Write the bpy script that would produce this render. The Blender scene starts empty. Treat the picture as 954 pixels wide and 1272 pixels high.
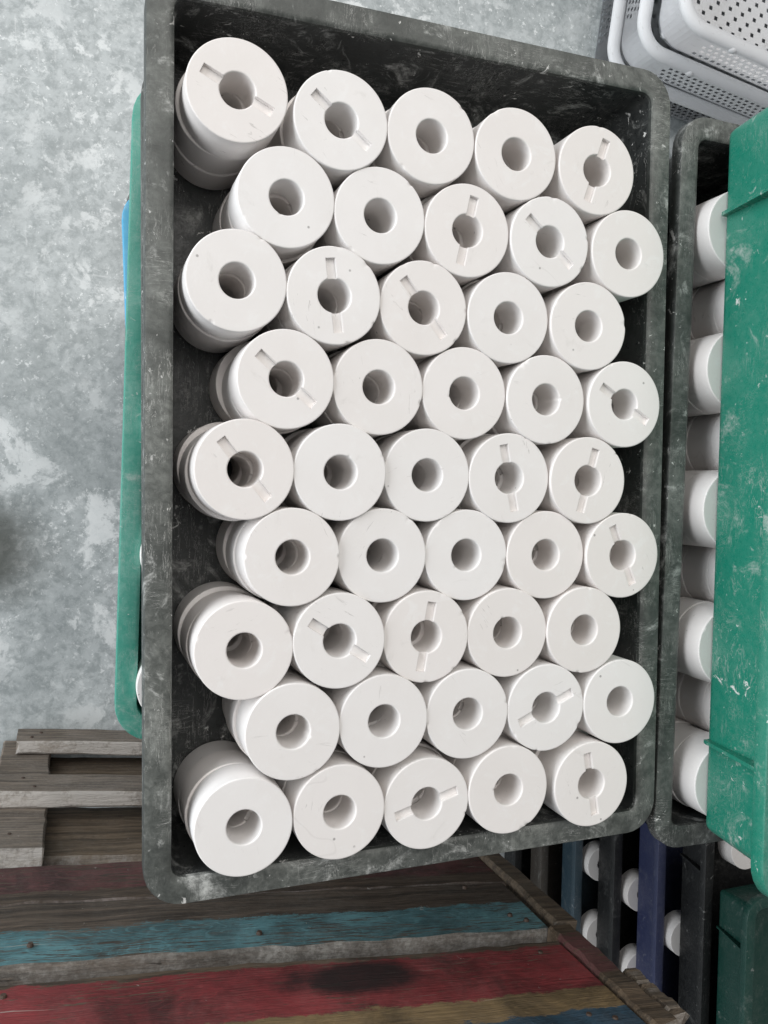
import bpy, bmesh, math, random
from mathutils import Matrix, Vector
R = math.radians
scene = bpy.context.scene
C = scene.collection

# ------------------------------------------------------------------ camera
cam_d = bpy.data.cameras.new("camera")
cam = bpy.data.objects.new("camera", cam_d); C.objects.link(cam)
MR = [[0.93652021, 0.00067892, -0.35061295], [0.01236583, 0.99931202, 0.03496535], [0.35039548, -0.03708137, 0.93586750]]
CP = (-0.03485854, 0.01627923, 0.59044532)
cam.matrix_world = Matrix([[*MR[0], CP[0]], [*MR[1], CP[1]], [*MR[2], CP[2]], [0, 0, 0, 1]])
cam_d.sensor_fit = 'HORIZONTAL'; cam_d.sensor_width = 36.0; cam_d.lens = 36.0 * 1052.918 / 954.0
cam_d.clip_start = 0.02; cam_d.clip_end = 60
scene.camera = cam

# ------------------------------------------------------------------ light
world = bpy.data.worlds.new("World"); scene.world = world; world.use_nodes = True
bg = world.node_tree.nodes['Background']
bg.inputs[0].default_value = (0.93, 0.96, 1.0, 1); bg.inputs[1].default_value = 0.15

def area(name, loc, target, sx, sy, power, col):
    l = bpy.data.lights.new(name, 'AREA'); l.shape = 'RECTANGLE'; l.size = sx; l.size_y = sy
    l.energy = power; l.color = col
    o = bpy.data.objects.new(name, l); C.objects.link(o); o.location = loc
    d = Vector(target) - Vector(loc)
    o.rotation_euler = d.to_track_quat('-Z', 'Y').to_euler()
    return o
area("door_light", (-3.5, 1.0, 0.90), (0.2, 0.0, -0.25), 6.0, 2.8, 275, (0.93, 0.97, 1.0))
area("roof_light", (0.4, 2.1, 3.4), (0.4, 0.3, 0), 4.8, 3.8, 138, (1.0, 0.965, 0.92))

scene.render.engine = 'CYCLES'
vs = scene.view_settings
vs.view_transform = 'Standard'; vs.look = 'None'; vs.exposure = -0.08; vs.gamma = 1.0; vs.use_curve_mapping = False

FLOOR = -1.155
rnd = random.Random(7)

# ------------------------------------------------------------------ node helpers
class NT:
    def __init__(s, name):
        s.m = bpy.data.materials.new(name); s.m.use_nodes = True
        s.t = s.m.node_tree; s.b = s.t.nodes['Principled BSDF']
    def n(s, typ, ins=None, **kw):
        nd = s.t.nodes.new(typ)
        for k, v in kw.items(): setattr(nd, k, v)
        for k, v in (ins or {}).items(): s.set(nd, k, v)
        return nd
    def set(s, nd, k, v):
        sock = nd.inputs[k]
        if isinstance(v, bpy.types.NodeSocket): s.t.links.new(v, sock)
        elif isinstance(v, bpy.types.Node): s.t.links.new(v.outputs[0], sock)
        else:
            if isinstance(v, (tuple, list)) and len(v) == 3 and sock.type == 'RGBA': v = (*v, 1)
            sock.default_value = v
    def math(s, op, a, b=0.0, clamp=False):
        nd = s.n('ShaderNodeMath', operation=op); nd.use_clamp = clamp
        s.set(nd, 0, a); s.set(nd, 1, b); return nd.outputs[0]
    def mix(s, f, a, b, mode='MIX'):
        nd = s.n('ShaderNodeMix', data_type='RGBA', blend_type=mode)
        s.set(nd, 0, f); s.set(nd, 6, a); s.set(nd, 7, b); return nd.outputs[2]
    def ramp(s, f, a, b, lo=0.0, hi=1.0):
        nd = s.n('ShaderNodeMapRange', interpolation_type='SMOOTHSTEP')
        s.set(nd, 0, f); s.set(nd, 1, a); s.set(nd, 2, b); s.set(nd, 3, lo); s.set(nd, 4, hi); return nd.outputs[0]
    def coords(s, scale=(1, 1, 1), shift=True, rot=(0, 0, 0)):
        tc = s.n('ShaderNodeTexCoord')
        v = tc.outputs['Object']
        if shift:
            oi = s.n('ShaderNodeObjectInfo')
            mul = s.math('MULTIPLY', oi.outputs['Random'], 37.0)
            add = s.n('ShaderNodeVectorMath', operation='ADD'); s.set(add, 0, v)
            cx = s.n('ShaderNodeCombineXYZ', {0: mul, 1: mul, 2: mul}); s.set(add, 1, cx); v = add.outputs[0]
        mp = s.n('ShaderNodeMapping'); s.set(mp, 0, v); mp.inputs['Rotation'].default_value = rot
        mp.inputs['Scale'].default_value = scale
        return mp.outputs[0]
    def noise(s, vec, scale, detail=4, rough=0.55, dist=0.0, out=0):
        nd = s.n('ShaderNodeTexNoise', {'Vector': vec, 'Scale': scale, 'Detail': detail, 'Roughness': rough, 'Distortion': dist})
        return nd.outputs[out]
    def voro(s, vec, scale, feature='F1', out=0, rand=1.0):
        nd = s.n('ShaderNodeTexVoronoi', {'Vector': vec, 'Scale': scale, 'Randomness': rand}, feature=feature)
        return nd.outputs[out]
    def bump(s, h, strength, dist=0.001, normal=None):
        nd = s.n('ShaderNodeBump', {'Height': h, 'Strength': strength, 'Distance': dist})
        if normal is not None: s.set(nd, 'Normal', normal)
        s.set(s.b, 'Normal', nd.outputs[0]); return nd.outputs[0]
    def done(s, col=None, rough=None, spec=None):
        if col is not None: s.set(s.b, 'Base Color', col)
        if rough is not None: s.set(s.b, 'Roughness', rough)
        if spec is not None: s.set(s.b, 'Specular IOR Level', spec)
        return s.m

# ------------------------------------------------------------------ materials
def mat_ceramic():
    k = NT('ceramic')
    v = k.coords()
    oi = k.n('ShaderNodeObjectInfo')
    base = k.mix(oi.outputs['Random'], (0.850, 0.808, 0.785), (0.870, 0.848, 0.836))
    cl = k.noise(v, 14, 4, 0.6); base = k.mix(k.ramp(cl, 0.35, 0.72, 0, 0.35), base, (0.79, 0.75, 0.72))
    pw = k.noise(v, 60, 5, 0.7, 0.6); base = k.mix(k.ramp(pw, 0.52, 0.72, 0, 0.45), base, (0.90, 0.89, 0.88))
    # dark pinholes
    d = k.voro(v, 62); gate = k.noise(v, 24, 2)
    sp = k.math('MULTIPLY', k.ramp(d, 0.04, 0.085, 1, 0), k.ramp(gate, 0.52, 0.62))
    base = k.mix(k.math('MULTIPLY', sp, 0.6), base, (0.13, 0.12, 0.11))
    # grey rub marks and hairline scratches
    sc = k.noise(k.coords(scale=(1, 6, 3), rot=(0.3, 0.2, 0.8)), 55, 4, 0.6, 1.0); g2 = k.noise(v, 18, 3)
    scf = k.math('MULTIPLY', k.ramp(sc, 0.63, 0.70), k.ramp(g2, 0.54, 0.66))
    base = k.mix(k.math('MULTIPLY', scf, 0.5), base, (0.34, 0.32, 0.30))
    hl = k.math('ABSOLUTE', k.math('SUBTRACT', k.noise(v, 9, 3, 0.5, 0.4), 0.5))
    hm = k.math('MULTIPLY', k.ramp(hl, 0.0012, 0.004, 1, 0), k.ramp(k.noise(v, 11, 2), 0.60, 0.68))
    base = k.mix(k.math('MULTIPLY', hm, 0.10), base, (0.36, 0.33, 0.30))
    sm = k.ramp(k.noise(v, 30, 5, 0.65, 0.8), 0.62, 0.78, 0, 0.35)
    base = k.mix(sm, base, (0.58, 0.55, 0.52))
    bev = k.n('ShaderNodeBevel', {'Radius': 0.0008}, samples=4)
    k.bump(k.math('ADD', k.noise(v, 500, 3), k.math('MULTIPLY', pw, 0.8)), 0.10, 0.0008, bev.outputs[0])
    return k.done(base, k.ramp(k.noise(v, 40, 3), 0.3, 0.7, 0.42, 0.62), 0.4)

def mat_plastic(name, col, dust, amount=0.5, rough=0.42, scuff=1.0, floor_dust=1.0):
    """moulded plastic: dust lying on faces that look up, pale drag marks and specks all over"""
    k = NT(name)
    v = k.coords()
    geo = k.n('ShaderNodeNewGeometry'); sx = k.n('ShaderNodeSeparateXYZ', {0: geo.outputs['True Normal']})
    up = k.ramp(sx.outputs[2], 0.3, 0.95)
    big = k.noise(v, 9, 5, 0.6, 0.6); mid = k.noise(v, 34, 5, 0.65, 1.2); fine = k.noise(v, 160, 5, 0.75, 0.4)
    f = k.math('MULTIPLY', k.ramp(big, 0.30, 0.75, 0.35, 1.0), k.ramp(fine, 0.30, 0.75, 0.40, 1.0))
    f = k.math('MULTIPLY', f, k.ramp(mid, 0.30, 0.65, 0.55, 1.1))
    f = k.math('MULTIPLY', f, k.math('ADD', k.math('MULTIPLY', up, amount), 0.10 * scuff))
    c = k.mix(f, col, dust)
    # drag marks: thin, broken, in several directions
    m = None
    for q, (sc, rt, fr) in enumerate((((7, 1.0, 3), (0, .2, .5), 24), ((1, 9, 4), (.4, 0, -.35), 30), ((6, 1, 6), (.2, .1, 1.2), 44))):
        nz = k.noise(k.coords(scale=sc, rot=rt), fr, 4, 0.65, 1.9)
        a = k.math('ABSOLUTE', k.math('SUBTRACT', nz, 0.56))
        r = k.ramp(a, 0.004, 0.016, 1, 0)
        g = k.ramp(k.noise(v, 15 + 6*q, 3), 0.50, 0.66)
        r = k.math('MULTIPLY', r, g); m = r if m is None else k.math('MAXIMUM', m, r)
    c = k.mix(k.math('MULTIPLY', m, 0.36 * scuff), c, (0.50, 0.50, 0.48))
    # powdery smears of slip and tiny flecks
    sm = k.math('MULTIPLY', k.ramp(k.noise(v, 19, 6, 0.72, 1.4), 0.55, 0.70), k.ramp(fine, 0.35, 0.65, 0.2, 1))
    c = k.mix(k.math('MULTIPLY', sm, 0.50 * scuff, True), c, (0.55, 0.56, 0.54))
    fl = k.math('MULTIPLY', k.ramp(k.noise(v, 150, 4, 0.65, 0.5), 0.645, 0.69), k.ramp(k.noise(v, 20, 3), 0.45, 0.62))
    c = k.mix(k.math('MULTIPLY', fl, 0.65 * scuff), c, (0.66, 0.66, 0.64))
    fl2 = k.math('MULTIPLY', k.ramp(k.noise(v, 58, 5, 0.7, 0.9), 0.645, 0.685), k.ramp(k.noise(v, 11, 2), 0.44, 0.60))
    c = k.mix(k.math('MULTIPLY', fl2, 0.8 * scuff, True), c, (0.68, 0.68, 0.66))
    h = k.math('ADD', k.math('MULTIPLY', fine, 0.5), k.math('ADD', big, k.math('MULTIPLY', mid, 0.6)))
    k.bump(h, 0.30, 0.002)
    return k.done(c, k.ramp(fine, 0.3, 0.7, rough - 0.08, rough + 0.18), 0.45)

M = {}
M['ceramic'] = mat_ceramic()
M['black'] = mat_plastic('black_plastic', (0.016, 0.018, 0.018), (0.24, 0.255, 0.25), 0.14, 0.34, 1.5)
M['black_rim'] = mat_plastic('dusty_black_plastic', (0.024, 0.028, 0.026), (0.33, 0.345, 0.32), 0.60, 0.42, 1.9)
M['shade_black'] = mat_plastic('shaded_black_plastic', (0.010, 0.0105, 0.011), (0.12, 0.12, 0.12), 0.10, 0.45, 0.3)  # darker copy of the black plastic, shade of the third stack put into its colour
M['green'] = mat_plastic('green_plastic', (0.006, 0.180, 0.120), (0.36, 0.50, 0.45), 0.35, 0.28, 1.1)
M['pale_green'] = mat_plastic('pale_green_plastic', (0.025, 0.265, 0.195), (0.40, 0.58, 0.52), 0.45, 0.35, 0.9)
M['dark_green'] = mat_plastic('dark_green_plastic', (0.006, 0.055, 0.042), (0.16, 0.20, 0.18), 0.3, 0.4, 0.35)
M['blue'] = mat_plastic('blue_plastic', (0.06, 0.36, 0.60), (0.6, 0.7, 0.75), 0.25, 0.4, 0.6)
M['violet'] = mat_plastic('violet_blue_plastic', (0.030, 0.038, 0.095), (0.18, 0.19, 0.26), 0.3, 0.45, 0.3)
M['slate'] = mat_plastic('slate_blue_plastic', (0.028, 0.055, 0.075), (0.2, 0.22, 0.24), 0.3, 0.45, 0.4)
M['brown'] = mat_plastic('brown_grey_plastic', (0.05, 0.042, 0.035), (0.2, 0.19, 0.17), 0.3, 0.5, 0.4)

def mat_basket():
    k = NT('white_basket_plastic')
    v = k.coords(shift=False)
    n = k.noise(v, 20, 4, 0.6)
    c = k.mix(k.ramp(n, 0.35, 0.75, 0, 0.5), (0.93, 0.935, 0.95), (0.88, 0.885, 0.90))
    d = k.ramp(k.noise(k.coords(scale=(1, 1, 4), shift=False), 34, 4, 0.7), 0.60, 0.70)
    c = k.mix(k.math('MULTIPLY', d, 0.35), c, (0.42, 0.40, 0.37))
    k.bump(n, 0.15, 0.002)
    k.done(c, 0.42, 0.45)
    tr = k.n('ShaderNodeBsdfTranslucent', {0: (0.95, 0.96, 0.97)})
    mx = k.n('ShaderNodeMixShader', {0: 0.35, 1: k.b.outputs[0], 2: tr.outputs[0]})
    k.t.links.new(mx.outputs[0], k.t.nodes['Material Output'].inputs[0])
    return k.m
M['basket'] = mat_basket()

def mat_floor():
    k = NT('polished_concrete')
    v = k.coords(shift=False)
    a = k.noise(v, 1.9, 5, 0.6, 0.4); b = k.noise(v, 8, 8, 0.75, 0.4); f = k.noise(v, 38, 8, 0.8, 0.3)
    c = k.mix(k.ramp(a, 0.33, 0.67), (0.31, 0.34, 0.345), (0.53, 0.565, 0.57))
    c = k.mix(k.ramp(b, 0.40, 0.66, 0, 0.6), c, (0.62, 0.655, 0.66))
    c = k.mix(k.ramp(f, 0.42, 0.62, 0, 0.55), c, (0.20, 0.23, 0.235))
    # slip splashed on the floor: ragged patches, smears and flecks
    clus = k.ramp(k.noise(v, 2.3, 4, 0.6), 0.36, 0.62, 0.12, 1)
    n1 = k.noise(v, 7.5, 9, 0.70, 0.25); m1 = k.math('MULTIPLY', k.ramp(n1, 0.525, 0.585), 0.9)
    n2 = k.noise(v, 22, 8, 0.72, 0.3); m2 = k.math('MULTIPLY', k.ramp(n2, 0.56, 0.64), clus)
    n3 = k.noise(v, 62, 6, 0.70, 0.2); m3 = k.math('MULTIPLY', k.ramp(n3, 0.585, 0.63), k.ramp(k.noise(v, 5, 3), 0.40, 0.60, 0.2, 1))
    m4 = k.math('MULTIPLY', k.ramp(k.noise(v, 85, 5, 0.65), 0.61, 0.66), k.ramp(k.noise(v, 4, 3), 0.40, 0.60, 0.25, 0.8))
    w = k.math('MAXIMUM', k.math('MULTIPLY', k.math('MULTIPLY', m1, k.ramp(f, 0.3, 0.55, 0.45, 1)), clus), k.math('MAXIMUM', k.math('MULTIPLY', m2, 0.8), k.math('MAXIMUM', k.math('MULTIPLY', m3, 0.75), m4)))
    c = k.mix(w, c, (0.82, 0.845, 0.845))
    s = k.noise(k.coords(scale=(12, 1, 1), shift=False, rot=(0, 0, 0.9)), 9, 4, 0.6, 0.4)
    s2 = k.noise(k.coords(scale=(1, 14, 1), shift=False, rot=(0, 0, 0.4)), 8, 4, 0.6, 0.4)
    sm = k.math('MAXIMUM', k.ramp(s, 0.67, 0.71), k.ramp(s2, 0.68, 0.72))
    c = k.mix(k.math('MULTIPLY', sm, 0.4), c, (0.66, 0.68, 0.68))
    # soft shade left of the stack, painted dark into the floor colour
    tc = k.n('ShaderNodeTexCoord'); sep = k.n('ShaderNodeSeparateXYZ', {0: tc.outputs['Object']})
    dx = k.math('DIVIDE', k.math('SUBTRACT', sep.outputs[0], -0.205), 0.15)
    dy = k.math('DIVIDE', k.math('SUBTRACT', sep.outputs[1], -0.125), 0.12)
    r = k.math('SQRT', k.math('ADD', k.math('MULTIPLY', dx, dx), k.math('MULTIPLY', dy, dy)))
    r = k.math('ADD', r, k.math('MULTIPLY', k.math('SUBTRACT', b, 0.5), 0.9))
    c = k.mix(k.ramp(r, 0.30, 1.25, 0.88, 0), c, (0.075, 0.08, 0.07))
    k.bump(k.math('ADD', f, b), 0.15, 0.002)
    return k.done(c, k.ramp(b, 0.3, 0.7, 0.26, 0.46), 0.5)
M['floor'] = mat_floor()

def mat_wood(name, bare, dusty, bands=(), stains=(), dust=0.55):
    """planks: grain along local x, local z = height; bands = (z_low, z_high, colour, wear); stains = (x, z, rx, rz, colour, strength)"""
    k = NT(name)
    v = k.coords(scale=(1, 9, 14), shift=True)
    vf = k.coords(scale=(1, 20, 40), shift=True)
    v0 = k.coords(shift=False)
    g = k.noise(v, 6, 7, 0.7, 0.7); g2 = k.noise(vf, 14, 5, 0.75, 0.3)
    rings = k.noise(k.coords(scale=(1.3, 5, 6), shift=True), 3.5, 2, 0.5, 0.4)
    rg = k.n('ShaderNodeMath', {0: k.math('MULTIPLY', rings, 190.0)}, operation='SINE').outputs[0]
    c = k.mix(k.ramp(g, 0.36, 0.64), tuple(min(1, x * 1.25) for x in bare), tuple(x * 0.38 for x in bare))
    c = k.mix(k.ramp(rg, 0.2, 1.0, 0, 0.35), c, tuple(x * 0.5 for x in bare))
    c = k.mix(k.ramp(g2, 0.54, 0.68, 0, 0.7), c, tuple(min(1, x * 2.1) for x in bare))
    gn = k.n('ShaderNodeNewGeometry'); gs = k.n('ShaderNodeSeparateXYZ', {0: gn.outputs['True Normal']})
    if bands or stains:
        tc = k.n('ShaderNodeTexCoord'); sep = k.n('ShaderNodeSeparateXYZ', {0: tc.outputs['Object']})
        X, Z = sep.outputs[0], sep.outputs[2]
        face = k.ramp(gs.outputs[2], 0.3, 0.75, 1, 0)
        wob = k.noise(k.coords(scale=(4, 1, 10), shift=False), 6, 9, 0.85)
        zz = k.math('ADD', Z, k.math('MULTIPLY', k.math('SUBTRACT', wob, 0.5), 0.045))
        for zl, zh, col, wear in bands:
            m = k.math('MULTIPLY', k.ramp(zz, zl - 0.001, zl + 0.001), k.ramp(zz, zh - 0.001, zh + 0.001, 1, 0))
            wn = k.noise(k.coords(scale=(1.0, 5, 12), shift=False), 26, 8, 0.78, 0.4)
            wn2 = k.noise(v0, 5, 4, 0.6)
            wn = k.math('ADD', wn, k.math('MULTIPLY', k.math('SUBTRACT', wn2, 0.5), 0.35))
            m = k.math('MULTIPLY', k.math('MULTIPLY', m, face), k.ramp(wn, wear - 0.03, wear + 0.03))
            tone = k.noise(v0, 9, 6, 0.7, 0.8)
            pc = k.mix(k.ramp(tone, 0.3, 0.7), tuple(x * 0.42 for x in col), tuple(min(1, x * 1.6) for x in col))
            pc = k.mix(k.ramp(g2, 0.50, 0.72, 0, 0.45), pc, tuple(x * 0.35 for x in col))
            pc = k.mix(k.ramp(rg, 0.75, 1.0, 0, 0.30), pc, tuple(min(1, x * 1.9) for x in col))
            c = k.mix(m, c, pc)
    # pale dust, thicker on edges that look up
    dn = k.noise(v0, 8, 6, 0.7, 0.5); dn2 = k.noise(v0, 150, 4, 0.75)
    up = k.ramp(gs.outputs[2], 0.2, 0.8, 0.34, 2.9)
    df = k.math('MULTIPLY', k.math('MULTIPLY', k.ramp(dn, 0.32, 0.75, 0.1, 1), k.ramp(dn2, 0.38, 0.64, 0.5, 1)), k.math('MULTIPLY', up, dust), True)
    c = k.mix(df, c, dusty)
    # splinters: thin pale lines along the grain, and chips
    sc = k.noise(k.coords(scale=(0.8, 6, 40), shift=True, rot=(0, 0.03, 0)), 9, 3, 0.6, 0.5)
    c = k.mix(k.math('MULTIPLY', k.ramp(sc, 0.70, 0.735), 0.65), c, (0.55, 0.51, 0.46))
    cr = k.noise(k.coords(scale=(0.7, 6, 46), shift=True, rot=(0, -0.02, 0)), 8, 3, 0.6, 0.5)
    c = k.mix(k.math('MULTIPLY', k.ramp(cr, 0.69, 0.72), 0.8), c, (0.02, 0.015, 0.012))
    ck = k.noise(v0, 95, 4, 0.7, 0.5)
    c = k.mix(k.math('MULTIPLY', k.ramp(ck, 0.69, 0.72), 0.6), c, (0.50, 0.47, 0.43))
    for (x, z, rx, rz, col, st) in stains:
        dx = k.math('DIVIDE', k.math('SUBTRACT', X, x), rx); dz = k.math('DIVIDE', k.math('SUBTRACT', Z, z), rz)
        r = k.math('SQRT', k.math('ADD', k.math('MULTIPLY', dx, dx), k.math('MULTIPLY', dz, dz)))
        r = k.math('ADD', r, k.math('MULTIPLY', k.math('SUBTRACT', dn, 0.5), 1.6))
        r = k.math('ADD', r, k.math('MULTIPLY', k.math('SUBTRACT', g2, 0.5), 0.8))
        c = k.mix(k.ramp(r, 0.55, 1.15, st, 0), c, col)
    k.bump(k.math('ADD', g, k.math('ADD', k.math('MULTIPLY', g2, 0.8), k.math('MULTIPLY', cr, -0.6))), 0.9, 0.004)
    return k.done(c, 0.7, 0.3)

# ------------------------------------------------------------------ object helpers
def tag(o, label=None, cat=None, group=None, kind=None):
    if label: o['label'] = label
    if cat: o['category'] = cat
    if group: o['group'] = group
    if kind: o['kind'] = kind
    return o
def obj(name, mesh, parent=None, mat=None):
    o = bpy.data.objects.new(name, mesh); C.objects.link(o)
    if parent: o.parent = parent
    if mat is not None and not mesh.materials: mesh.materials.append(mat)
    return o
def empty(name, loc=(0, 0, 0), rz=0.0):
    o = bpy.data.objects.new(name, None); C.objects.link(o); o.location = loc; o.rotation_euler = (0, 0, rz)
    o.empty_display_size = 0.05
    return o
def mesh_of(bm, name, smooth=True, angle=35):
    me = bpy.data.meshes.new(name); bmesh.ops.recalc_face_normals(bm, faces=bm.faces)
    bm.to_mesh(me); bm.free()
    if smooth:
        for p in me.polygons: p.use_smooth = True
        me.set_sharp_from_angle(angle=R(angle))
    return me

# ------------------------------------------------------------------ floor
bm = bmesh.new()
bmesh.ops.create_grid(bm, x_segments=8, y_segments=8, size=7)
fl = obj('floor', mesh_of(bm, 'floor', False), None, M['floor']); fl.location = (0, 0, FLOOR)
tag(fl, 'polished grey concrete floor splashed with white slip', None, None, 'structure')

# ------------------------------------------------------------------ crates
def rrect(w, l, r, seg=7):
    pts = []
    for cx, cy, a0 in ((w/2-r, l/2-r, 0), (-w/2+r, l/2-r, 90), (-w/2+r, -l/2+r, 180), (w/2-r, -l/2+r, 270)):
        for i in range(seg + 1):
            a = R(a0 + 90 * i / seg); pts.append((cx + r*math.cos(a), cy + r*math.sin(a)))
    return pts
def loft(bm, rings, close=False, cap0=False, cap1=False):
    vs_ = [[bm.verts.new(p) for p in ring] for ring in rings]
    n = len(vs_[0]); m = len(vs_)
    for j in range(m if close else m - 1):
        a, b = vs_[j], vs_[(j + 1) % m]
        for i in range(n):
            bm.faces.new((a[i], a[(i+1) % n], b[(i+1) % n], b[i]))
    if cap0: bm.faces.new(vs_[0][::-1])
    if cap1: bm.faces.new(vs_[-1])
    return vs_
def ring(w, l, r, inset, z, jit=0.0, seed=0):
    q = random.Random(seed)
    return [(x + q.uniform(-jit, jit), y + q.uniform(-jit, jit), z) for x, y in rrect(w - 2*inset, l - 2*inset, max(r - inset, 0.006))]
CRATE_CACHE = {}
RIB_Y = (-0.225, 0.232)
def crate_meshes(W, L, H, RO, inset, flange):
    key = (W, L, H, RO, inset, flange)
    if key in CRATE_CACHE: return CRATE_CACHE[key]
    # rim: flange with a hanging lip, closed section
    bm = bmesh.new()
    g = lambda i, z: ring(W, L, RO, i, z)
    lip = 0.013
    loft(bm, [g(0.0006, H-lip), g(0, H-lip+0.001), g(0, H-0.0015), g(0.0006, H-0.0004), g(0.0018, H), g(flange-0.004, H), g(flange-0.0017, H-0.0005), g(flange-0.0004, H-0.0016), g(flange, H-0.0035),
              g(flange, H-0.006), g(0.0035, H-0.005), g(0.003, H-lip)], close=True)
    rim = mesh_of(bm, 'rim')
    # body: tapered walls with floor, one shell
    bm = bmesh.new()
    wo, wi = flange - 0.0035, flange - 0.0002
    loft(bm, [g(wi+inset+0.020, 0.0035), g(wi+inset+0.003, 0.0042), g(wi+inset, 0.008), g(wi, H-0.0025), g(wo, H-0.0025), g(wo+inset-0.001, 0.006), g(wo+inset, 0.002), g(wo+inset+0.002, 0.0), ], cap0=True, cap1=True)
    body = mesh_of(bm, 'crate_body')
    # gusset fin on the left wall: base to lip, slim
    bm = bmesh.new()
    b0 = (wo + inset + 0.002); t = 0.0016
    prof = [(b0 + 0.001, 0.001), (b0 - 0.007, 0.001), (b0 - 0.008, 0.004), (0.005, H - lip + 0.002), (0.0035, H - 0.006), (wo + 0.002, H - 0.006)]
    f = [[bm.verts.new((x, s, z)) for x, z in prof] for s in (-t, t)]
    bm.faces.new(f[0]); bm.faces.new(f[1][::-1])
    for i in range(len(prof)):
        j = (i + 1) % len(prof); bm.faces.new((f[0][j], f[0][i], f[1][i], f[1][j]))
    rib = mesh_of(bm, 'rib', False)
    CRATE_CACHE[key] = (rim, body, rib); return CRATE_CACHE[key]
MESH_MAT = {}
def with_mat(me, mat):
    k = (me.name, mat.name)
    if k not in MESH_MAT:
        c = me.copy(); c.materials.clear(); c.materials.append(mat); MESH_MAT[k] = c
    return MESH_MAT[k]
def crate(cx, cy, rim_z, rz, mat, label, group=None, W=0.4325, L=0.645, H=0.092, RO=0.028, inset=0.007, flange=0.0195):
    rim, body, rib = crate_meshes(W, L, H, RO, inset, flange)
    e = empty('plastic_crate', (cx, cy, rim_z - H), R(rz))
    tag(e, label, 'crate', group)
    obj('crate_body', with_mat(body, mat), e); obj('rim', with_mat(rim, M['black_rim'] if mat is M['black'] else mat), e)
    for side in (0, 1):
        for y in RIB_Y:
            o = obj('rib', with_mat(rib, mat), e)
            o.location = (-W/2 if side == 0 else W/2, y, 0); o.rotation_euler = (0, 0, 0 if side == 0 else math.pi)
    return e

P = 0.1051
HID = 'crates hidden at the bottom of the stacks'
hidlabel = 'dark crate low in a stack, hidden beneath the crates above it'
# main stack
crate(0.2312, 0.0405, -0.012, 0.0, M['black'], 'dusty black crate in the middle holding nine rows of white rings', W=0.4325, L=0.651)
crate(0.2385, 0.030, -0.012-P, 0.25, M['black'], 'black crate directly beneath the crate of white rings, only a sliver of lip showing')
crate(0.2265, 0.072, -0.012-2*P, -1.55, M['pale_green'], 'pale green crate rim sticking out left below the dark crate of rings', W=0.425, L=0.612, RO=0.036)
crate(0.2395, 0.050, -0.012-3*P, 2.0, M['blue'], 'light blue crate edge peeping out left of the green rim', W=0.425, L=0.540)
for k in range(4, 11):
    crate(0.236 + 0.009*(k - 3) + rnd.uniform(-.002, .002), 0.035, -0.012-k*P, rnd.uniform(-.4, .4), M['black'], hidlabel, HID)
# second stack, right of the main one
crate(0.6715, 0.0120, -0.014, -1.1, M['black'], 'second black crate at right, with white rings partly under a green crate', L=0.6445)
for k in range(1, 11):
    crate(0.675, 0.005, -0.014-k*P, -1.0, M['black'], hidlabel, HID)
crate(0.470+0.2175, 0.016, 0.092, -0.6, M['green'], 'bright green crate standing on the white rings at the right edge', W=0.435, L=0.660, inset=0.009, RO=0.033)
# third stack: lower, farther right, in the shade of the other two
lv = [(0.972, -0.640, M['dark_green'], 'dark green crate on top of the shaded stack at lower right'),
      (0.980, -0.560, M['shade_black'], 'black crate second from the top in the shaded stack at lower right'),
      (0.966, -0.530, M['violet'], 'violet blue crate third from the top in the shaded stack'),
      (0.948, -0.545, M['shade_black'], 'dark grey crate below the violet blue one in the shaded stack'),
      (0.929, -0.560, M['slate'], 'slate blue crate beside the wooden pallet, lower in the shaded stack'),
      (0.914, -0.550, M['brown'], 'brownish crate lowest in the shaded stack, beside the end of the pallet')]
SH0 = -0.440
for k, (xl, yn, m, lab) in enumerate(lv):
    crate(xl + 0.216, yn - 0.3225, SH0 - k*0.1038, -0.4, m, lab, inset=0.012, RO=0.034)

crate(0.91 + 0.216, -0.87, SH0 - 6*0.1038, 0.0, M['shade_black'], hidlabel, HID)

# ------------------------------------------------------------------ ceramic rings
RB, RH, HT = 0.0354, 0.0124, 0.0333
def lathe(prof, seg=144):
    bm = bmesh.new()
    rings_ = [[(r*math.cos(2*math.pi*i/seg), r*math.sin(2*math.pi*i/seg), z) for i in range(seg)] for r, z in prof]
    loft(bm, rings_, close=True)
    me = mesh_of(bm, 'ceramic_ring')
    for p in me.polygons:
        if abs(p.normal.z) > 0.99: p.use_smooth = False
    return me
ch = 0.0007
prof = [(RH, -HT+ch), (RH, -ch*2.2), (RH, -ch*1.4), (RH+ch*0.5, -ch*0.4), (RH+ch*1.3, 0), (RH+0.0022, 0), (RH+0.0045, 0), (RB-0.0045, 0), (RB-0.0022, 0), (RB-ch*1.2, 0), (RB-ch*0.4, -ch*0.3), (RB, -ch*1.1), (RB, -ch*2.0), (RB, -0.0035),
        (RB, -HT+ch*2), (RB, -HT+ch), (RB-ch, -HT), (RH+ch, -HT)]
plain_ring = lathe(prof); plain_ring.materials.append(M['ceramic'])
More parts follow.
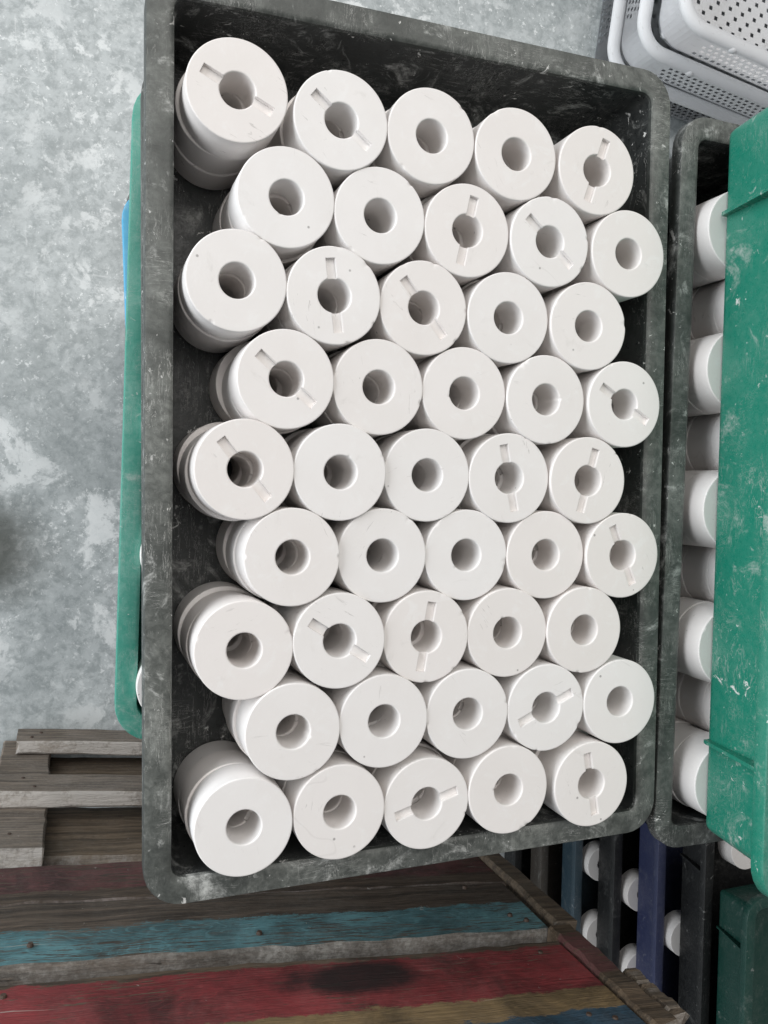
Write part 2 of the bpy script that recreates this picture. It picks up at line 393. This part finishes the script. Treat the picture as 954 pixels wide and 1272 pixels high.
def cut_slots(me):
    a = bpy.data.objects.new('tmp_a', me.copy()); C.objects.link(a)
    bm = bmesh.new()
    L_, w, dep = 0.0268, 0.0034, 0.0031
    rings_ = []
    for x in (-L_, L_):
        rings_.append([(x, -w, -dep), (x, w, -dep), (x, w*1.12, 0.002), (x, -w*1.12, 0.002)])
    loft(bm, rings_, cap0=True, cap1=True)
    cme = mesh_of(bm, 'tmp_cut', False)
    b = bpy.data.objects.new('tmp_b', cme); C.objects.link(b)
    md = a.modifiers.new('cut', 'BOOLEAN'); md.object = b; md.operation = 'DIFFERENCE'; md.solver = 'EXACT'
    dg = bpy.context.evaluated_depsgraph_get()
    out = bpy.data.meshes.new_from_object(a.evaluated_get(dg))
    bpy.data.objects.remove(a); bpy.data.objects.remove(b)
    out.set_sharp_from_angle(angle=R(30))
    for p in out.polygons: p.use_smooth = abs(p.normal.z) < 0.99
    out.name = 'ceramic_ring_slotted'
    return out
def chipped(me, seed):
    """a copy with a few small chips knocked out of its top edges"""
    q = random.Random(seed); c = me.copy()
    spots = [(q.uniform(0, 6.283), RB if q.random() < .75 else RH, q.uniform(.0014, .0030), q.uniform(.0005, .0011)) for _ in range(q.randint(1, 4))]
    for a, r, rad, dep in spots:
        p = Vector((r*math.cos(a), r*math.sin(a), 0))
        for v in c.vertices:
            d = (v.co - p).length
            if d < rad:
                w = (1 - d/rad)**0.6 * dep * q.uniform(.6, 1.1)
                f = Vector((v.co.x, v.co.y, 0)).normalized() * (-1 if r == RB else 1)
                v.co += (f*0.8 + Vector((0, 0, -0.8))) * w
    return c
slot_ring = cut_slots(plain_ring)
if not slot_ring.materials: slot_ring.materials.append(M['ceramic'])
PLAIN = [plain_ring, plain_ring] + [chipped(plain_ring, 100 + i) for i in range(5)]
SLOT = [slot_ring] + [chipped(slot_ring, 200 + i) for i in range(4)]

RINGS = [
(1,1,0.0752,0.2837,0.0006,155.2),(1,2,0.1501,0.2754,0.0004,141.5),(1,3,0.2208,0.2751,0.0002,None),(1,4,0.2921,0.2719,0.0008,None),(1,5,0.3657,0.2695,0.0012,71.9),(2,1,0.1105,0.2161,-0.0006,None),(2,2,0.1810,0.2118,-0.0007,None),(2,3,0.2518,0.2090,-0.0004,78.1),(2,4,0.3237,0.2081,0.0007,138.7),(2,5,0.3979,0.2064,0.0010,None),(3,1,0.0756,0.1545,0.0004,None),(3,2,0.1461,0.1504,0.0005,97.5),(3,3,0.2168,0.1476,-0.0009,129.0),(3,4,0.2885,0.1458,-0.0006,None),(3,5,0.3610,0.1446,0.0009,None),(4,1,0.1111,0.0885,0.0006,139.4),(4,2,0.1815,0.0866,-0.0010,None),(4,3,0.2520,0.0855,-0.0017,None),(4,4,0.3236,0.0838,-0.0005,None),(4,5,0.3974,0.0831,0.0009,148.9),(5,1,0.0818,0.0241,0.0017,129.1),(5,2,0.1519,0.0232,0.0010,None),(5,3,0.2219,0.0221,-0.0019,None),(5,4,0.2923,0.0208,-0.0017,101.7),(5,5,0.3639,0.0198,0.0003,74.9),(6,1,0.1165,-0.0381,0.0014,None),(6,2,0.1863,-0.0385,-0.0017,None),(6,3,0.2563,-0.0395,-0.0030,None),(6,4,0.3270,-0.0406,-0.0023,None),(6,5,0.3993,-0.0422,0.0002,113.3),(7,1,0.0823,-0.1033,0.0008,None),(7,2,0.1526,-0.1003,0.0011,146.6),(7,3,0.2226,-0.1013,-0.0009,80.2),(7,4,0.2928,-0.1018,-0.0011,None),(7,5,0.3635,-0.1030,-0.0001,None),(8,1,0.1181,-0.1643,0.0018,None),(8,2,0.1884,-0.1630,0.0006,None),(8,3,0.2586,-0.1637,-0.0005,None),(8,4,0.3292,-0.1647,-0.0007,24.1),(8,5,0.3999,-0.1651,-0.0001,None),(9,1,0.0828,-0.2293,0.0018,None),(9,2,0.1541,-0.2277,0.0011,None),(9,3,0.2247,-0.2304,-0.0001,15.8),(9,4,0.2954,-0.2278,0.0002,None),(9,5,0.3733,-0.2322,0.0002,99.8),]
ORD = ['', 'first', 'second', 'third', 'fourth', 'fifth', 'sixth', 'seventh', 'eighth', 'ninth']
COL = ['', 'leftmost', 'second from left', 'middle one', 'second from right', 'rightmost']
ROW = ['', 'top row', 'second row', 'third row', 'fourth row', 'fifth row', 'sixth row', 'seventh row', 'eighth row', 'bottom row']
def put_ring(x, y, top, slot, label, group):
    """slot = angle in degrees of an upward slotted face, or None"""
    o = obj('ceramic_ring', rnd.choice(SLOT) if slot is not None else rnd.choice(PLAIN))
    o.location = (x, y, top)
    o.rotation_euler = (rnd.uniform(-.004, .004), rnd.uniform(-.004, .004), R(slot) if slot is not None else rnd.uniform(0, 6.28))
    tag(o, label, 'ceramic ring', group); return o
for r, c, x, y, z, s in RINGS:
    kind = 'plain white ring' if s is None else 'slotted white ring'
    put_ring(x, y, z, s, f'{kind} on top in the dark crate, {COL[c]} in the {ROW[r]}', 'white rings filling the dark crate')
    for layer in (1, 2):
        j = 0.0024
        s2 = rnd.uniform(0, 180) if rnd.random() < 0.55 else None
        nm = ('middle', 'lowest')[layer - 1]
        put_ring(x + rnd.uniform(-j, j) - 0.0006*layer, y + rnd.uniform(-j, j), z - layer*HT - 0.0002*layer, s2,
                 f'white ring of the {nm} layer, beneath the {COL[c]} ring of the {ROW[r]}', 'white rings filling the dark crate')
# rings of the second crate, left columns
for i in range(9):
    y = 0.2395 - i*0.0608; bright = i % 2 == 0
    x = 0.517 + (0 if bright else 0.0355) + 0.001*(4 - abs(i - 4))*0.5
    for layer in (0, 1, 2):
        nm = ('on top', 'in the middle layer', 'in the lowest layer')[layer]
        put_ring(x + rnd.uniform(-.001, .001), y + rnd.uniform(-.001, .001), -0.0015 - layer*HT, rnd.uniform(0, 180) if rnd.random() < .3 else None,
                 f'white ring {nm} beside the green crate wall, {ORD[i+1]} from the top', 'white rings in the second black crate')
# rings in the green crate below
for i in range(9):
    y = 0.312 - i*0.061
    x = 0.0672 + (0.036 if i % 2 else 0) + (y - 0.07)*0.027
    lab = 'white ring peeping out of the pale green crate by its lower corner' if i == 8 else f'white ring in the pale green crate, mostly hidden, {ORD[i+1]} along its left side'
    put_ring(x, y, -0.012-2*P+0.010, None, lab, 'white rings in the pale green crate')
# rings of the shaded stack
names = ['dark green', 'black', 'violet blue', 'dark grey', 'slate blue']
rows_y = [(), (-0.606,), (-0.808,), (-0.772, -0.922), (-0.756, -0.900)]
for k in range(1, 5):
    for n, y in enumerate(rows_y[k]):
        x = lv[k][0] + 0.0195 + 0.0045 + 0.0355 + (0.022 if k == 1 else 0)
        put_ring(x, y, SH0 - k*0.1038 + 0.0112, None, f'shaded white ring showing above the rim of the {names[k]} crate' + (', ' + ('nearer the dark crate', 'nearer the pallet end')[n] if len(rows_y[k]) > 1 else ''), 'white rings in the shaded stack')

# ------------------------------------------------------------------ wooden pallets, standing on edge
def plank_mesh(x0, x1, z0, z1, thick, seed, n=22, jit=0.0016, endj=0.004, y=0.0, slope=0.0, cham=0.003):
    """board along x, broad face towards +y at local y; thickness goes to -y"""
    q = random.Random(seed); bm = bmesh.new(); rings_ = []
    ph = [q.uniform(0, 6) for _ in range(4)]
    for i in range(n + 1):
        t = i / n; x = x0 + (x1 - x0)*t
        w = lambda a: 0.0015*math.sin(x*17 + ph[a]) + q.uniform(-jit, jit)
        zb, zt = z0 + w(0) + slope*t, z1 + w(1) + slope*t; yf, yb = y + w(2)*0.5, y - thick + w(3)*0.5
        c = cham*q.uniform(0.5, 1.5)
        pr = [(yf, zb + c), (yf, zt - c), (yf - c, zt), (yb + c, zt), (yb, zt - c), (yb, zb + c), (yb + c, zb), (yf - c, zb)]
        e = endj if i in (0, n) else 0
        rings_.append([(x + q.uniform(-e, e), a, b) for a, b in pr])
    loft(bm, rings_, cap0=True, cap1=True)
    return mesh_of(bm, 'plank', True, 40)
def post_mesh(xc, w, z0, z1, thick, seed, y=0.0, n=20, jit=0.0015, endj=0.006):
    """upright board: along z"""
    q = random.Random(seed); bm = bmesh.new(); rings_ = []
    for i in range(n + 1):
        z = z0 + (z1 - z0)*i/n; j = lambda: q.uniform(-jit, jit)
        c = 0.003
        a, b = xc - w/2 + j(), xc + w/2 + j(); yf, yb = y + j(), y - thick + j()
        pr = [(a + c, yf), (a, yf - c), (a, yb + c), (a + c, yb), (b - c, yb), (b, yb + c), (b, yf - c), (b - c, yf)]
        e = endj if i == n else 0
        rings_.append([(px, py, z + q.uniform(-e, e)) for px, py in pr])
    loft(bm, rings_, cap0=True, cap1=True)
    return mesh_of(bm, 'stringer', True, 40)
TW = R(-6.5)
grey = mat_wood('grey_weathered_wood', (0.235, 0.190, 0.150), (0.56, 0.52, 0.48), dust=0.95)
brown = mat_wood('brown_bare_wood', (0.175, 0.130, 0.088), (0.42, 0.38, 0.34), dust=0.6)
z0f = lambda z: z - FLOOR
RED, BLUE, OCH, DB = (0.215, 0.030, 0.034), (0.105, 0.245, 0.275), (0.215, 0.148, 0.070), (0.026, 0.070, 0.110)
MAR = (0.120, 0.045, 0.044)
zq = lambda z: 0.5904 - 0.95*(0.5904 - z) - FLOOR
mA1 = mat_wood('maroon_painted_wood', (0.10, 0.072, 0.052), (0.36, 0.31, 0.29), [(zq(-0.60), zq(-0.470), MAR, 0.455)], dust=0.45)
mA2 = mat_wood('blue_painted_wood', (0.11, 0.082, 0.062), (0.42, 0.40, 0.37), [(zq(-0.376), zq(-0.20), BLUE, 0.445)], dust=0.48)
mB = mat_wood('red_painted_wood', (0.13, 0.095, 0.065), (0.42, 0.36, 0.33),
              [(zq(-0.263), zq(-0.176), RED, 0.40), (zq(-0.176), zq(-0.139), OCH, 0.25), (zq(-0.139), zq(0.1), DB, 0.27)],
              [(0.362, zq(-0.232), 0.080, 0.032, (0.020, 0.018, 0.018), 0.90), (0.146, zq(-0.210), 0.048, 0.024, (0.04, 0.02, 0.02), 0.40)], dust=0.48)
mPost = mat_wood('post_wood', (0.15, 0.105, 0.066), (0.40, 0.37, 0.33), [(zq(-0.28), zq(-0.195), MAR, 0.4)], dust=0.4)
# local x = 0 at world (-0.13, -0.459)
def tx(xw): return (xw + 0.13) / math.cos(TW)
pg = empty('grey_pallet', (-0.13, -0.459, FLOOR), TW)
tag(pg, 'grey weathered wooden pallet standing on edge at lower left', 'pallet')
for i, (za, zb, yo, x0, x1, m, th) in enumerate([
        (0.003, 0.089, 0.0, 0.012, 0.62, grey, 0.025), (0.273, 0.360, 0.0, -0.010, 0.62, grey, 0.026),
        (0.020, 0.190, -0.050, 0.02, 0.62, brown, 0.018), (0.285, 0.478, -0.050, 0.0, 0.62, brown, 0.018)]):
    obj('plank', plank_mesh(x0, x1, za, zb, th, 50 + i, y=yo), pg, m)
obj('stringer', post_mesh(0.028, 0.085, 0.002, 0.500, 0.045, 61, y=-0.0265), pg, grey)
obj('stringer', post_mesh(0.575, 0.07, 0.002, 0.52, 0.022, 62, y=-0.0265), pg, grey)

S = 0.95
PX = lambda x: x * S
PZ = lambda z: 0.5904 - S*(0.5904 - z) - FLOOR
pp = empty('painted_pallet', (-0.1252, -0.4352, FLOOR), TW)
tag(pp, 'pallet of worn red and blue painted planks standing on edge in front', 'pallet')
specs = [(-0.545, -0.443, -0.004, -0.35, 0.672, mA1, 0.022),
         (-0.440, -0.308, -0.002, -0.35, 0.664, mA2, 0.026),
         (-0.277, -0.090, 0.000, -0.35, 0.652, mB, 0.024)]
for i, (za, zb, yo, x0, x1, m, th) in enumerate(specs):
    obj('plank', plank_mesh(PX(x0), PX(x1), PZ(za), PZ(zb), th, 80 + i, n=40, y=yo, slope=0.004), pp, m)
# end post, its split cap, inner strips seen through the gap
obj('stringer', post_mesh(PX(0.690), 0.030, 0.002, PZ(-0.312), 0.050, 91, y=0.004), pp, brown)
obj('stringer', post_mesh(PX(0.6735), 0.032, PZ(-0.300), PZ(-0.10), 0.050, 92, y=0.004), pp, mPost)
obj('wood_strip', post_mesh(PX(0.703), 0.020, PZ(-0.200), PZ(-0.118), 0.034, 93, y=0.002, endj=0.010), pp, brown)
obj('wood_strip', plank_mesh(PX(0.50), PX(0.63), PZ(-0.345), PZ(-0.290), 0.018, 94, n=8, y=-0.030), pp, brown)
obj('back_board', post_mesh(PX(0.30), 0.10, PZ(-0.545), PZ(-0.12), 0.020, 95, y=-0.032), pp, brown)
obj('back_board', post_mesh(PX(-0.22), 0.10, PZ(-0.545), PZ(-0.12), 0.020, 96, y=-0.032), pp, brown)

bm = bmesh.new()
bmesh.ops.create_cone(bm, cap_ends=True, segments=10, radius1=0.0035, radius2=0.0025, depth=0.003)
bmesh.ops.rotate(bm, verts=bm.verts, cent=(0, 0, 0), matrix=Matrix.Rotation(R(-90), 3, 'X'))
nail = mesh_of(bm, 'nail', True, 30)
kn = NT('rusty_iron'); kn.done(kn.mix(kn.noise(kn.coords(), 300, 3), (0.03, 0.02, 0.015), (0.10, 0.06, 0.04)), 0.6)
nail.materials.append(kn.m)
for root, spots in ((pp, [(0.625, -0.34), (0.640, -0.325), (0.60, -0.42), (0.615, -0.250), (0.60, -0.130), (0.625, -0.12), (0.30, -0.335), (0.285, -0.15), (0.06, -0.34), (0.04, -0.25)]),
                    (pg, [(0.05, -1.12), (0.035, -1.09), (0.03, -0.86), (0.048, -0.82), (0.022, -0.70)])):
    for x, z in spots:
        o = obj('nail', nail, root); zz = PZ(z) if root is pp else z - FLOOR
        o.location = ((PX(x) if root is pp else x), 0.0005 if z > -0.7 or root is pg and z != -0.70 else -0.026, zz)

# ------------------------------------------------------------------ white baskets
def basket_meshes(W=0.62, L=0.42, H=0.118, r=0.075, taper=0.013):
    def path(inset, n_c=8, cell=0.0085):
        w, l, rr = W - 2*inset, L - 2*inset, r - inset*0.6
        pts = []
        nx = 2*int((W - 2*r)/cell/2); ny = 2*int((L - 2*r)/cell/2)
        for (cx, cy, a0, nn, dx, dy, ln) in ((-w/2+rr, -l/2+rr, 180, nx, 1, 0, w-2*rr), (w/2-rr, -l/2+rr, 270, ny, 0, 1, l-2*rr), (w/2-rr, l/2-rr, 0, nx, -1, 0, w-2*rr), (-w/2+rr, l/2-rr, 90, ny, 0, -1, l-2*rr)):
            for i in range(n_c):
                a = R(a0 + 90*i/n_c); pts.append((cx + rr*math.cos(a), cy + rr*math.sin(a), 'c'))
            a = R(a0 + 90); sx_, sy_ = cx + rr*math.cos(a), cy + rr*math.sin(a)
            for i in range(nn): pts.append((sx_ + dx*ln*i/nn, sy_ + dy*ln*i/nn, i if 3 < i < nn - 4 else 'c'))
        return pts
    nz = 13
    bm = bmesh.new(); rows = []
    zt, zb = H - 0.010, 0.004
    for j in range(nz + 1):
        t = j / nz; pts = path(0.019 + taper*(1 - t)); z = zb + (zt - zb)*t
        rows.append([bm.verts.new((p[0], p[1], z)) for p in pts])
    info = path(0.019)
    n = len(info)
    for j in range(nz):
        for i in range(n):
            k = info[i][2]
            if k != 'c' and 1 <= j <= nz - 3 and j % 2 == 1 and (k + (j//2) * 1) % 2 == 0: continue
            bm.faces.new((rows[j][i], rows[j][(i+1) % n], rows[j+1][(i+1) % n], rows[j+1][i]))
    # floor of the basket: perforated grid inside, joined as thin sheet
    fw, fl_ = W - 2*(0.019 + taper) - 0.02, L - 2*(0.019 + taper) - 0.02
    gx, gy = int(fw/0.0085), int(fl_/0.0085)
    gv = [[bm.verts.new((-fw/2 + fw*i/gx, -fl_/2 + fl_*j/gy, 0.004)) for i in range(gx+1)] for j in range(gy+1)]
    for j in range(gy):
        for i in range(gx):
            if 2 < i < gx-3 and 2 < j < gy-3 and (i + (j//2 % 2)*2) % 4 == 1 and j % 2 == 0: continue
            bm.faces.new((gv[j][i], gv[j][i+1], gv[j+1][i+1], gv[j+1][i]))
    bot = [bm.verts.new((x, y, 0.0042)) for x, y in rrect(fw + 0.024, fl_ + 0.024, 0.05)]
    inn = [bm.verts.new((x, y, 0.0042)) for x, y in rrect(fw - 0.001, fl_ - 0.001, 0.002)]
    for i in range(len(bot)):
        jn = (i + 1) % len(bot); bm.faces.new((bot[i], bot[jn], inn[jn], inn[i]))
    bmesh.ops.solidify(bm, geom=bm.faces[:], thickness=0.003)
    wall = mesh_of(bm, 'basket_wall', False)
    # rounded rim
    bm = bmesh.new(); rr_ = []
    for a in range(14):
        t = 2*math.pi*a/14; o_, zz_ = 0.0155 + 0.0155*math.cos(t), H - 0.011 + 0.011*math.sin(t)
        rr_.append([(x, y, zz_) for x, y in rrect(W - 2*o_, L - 2*o_, max(r - o_, 0.01), 9)])
    loft(bm, rr_, close=True)
    rim = mesh_of(bm, 'basket_rim', True, 60)
    bm = bmesh.new()
    bmesh.ops.create_uvsphere(bm, u_segments=12, v_segments=8, radius=0.011)
    bmesh.ops.scale(bm, verts=bm.verts, vec=(1, .7, .7))
    nub = mesh_of(bm, 'stacking_lug', True, 80)
    for me in (wall, rim, nub): me.materials.append(M['basket'])
    return wall, rim, nub
bw, br, bn = basket_meshes()
BL = ['lowest of the white perforated baskets, mostly behind the dark crate corner', 'middle white perforated basket in the stack at upper right', 'topmost white perforated basket at upper right, empty and open']
for k in range(3):
    e = empty('perforated_basket', (1.425 + (0, -0.003, 0.012)[k], 1.091 + (0.004, 0, -0.002)[k], FLOOR + 0.003 + 0.112*k), R(-9 + (0.8, 0, -0.5)[k]))
    tag(e, BL[k], 'basket', 'white baskets stacked at upper right')
    obj('basket_wall', bw, e); obj('basket_rim', br, e)
    for x in (-0.16, 0.16):
        o = obj('stacking_lug', bn, e); o.location = (x, -0.21 + 0.004, 0.118 - 0.012)
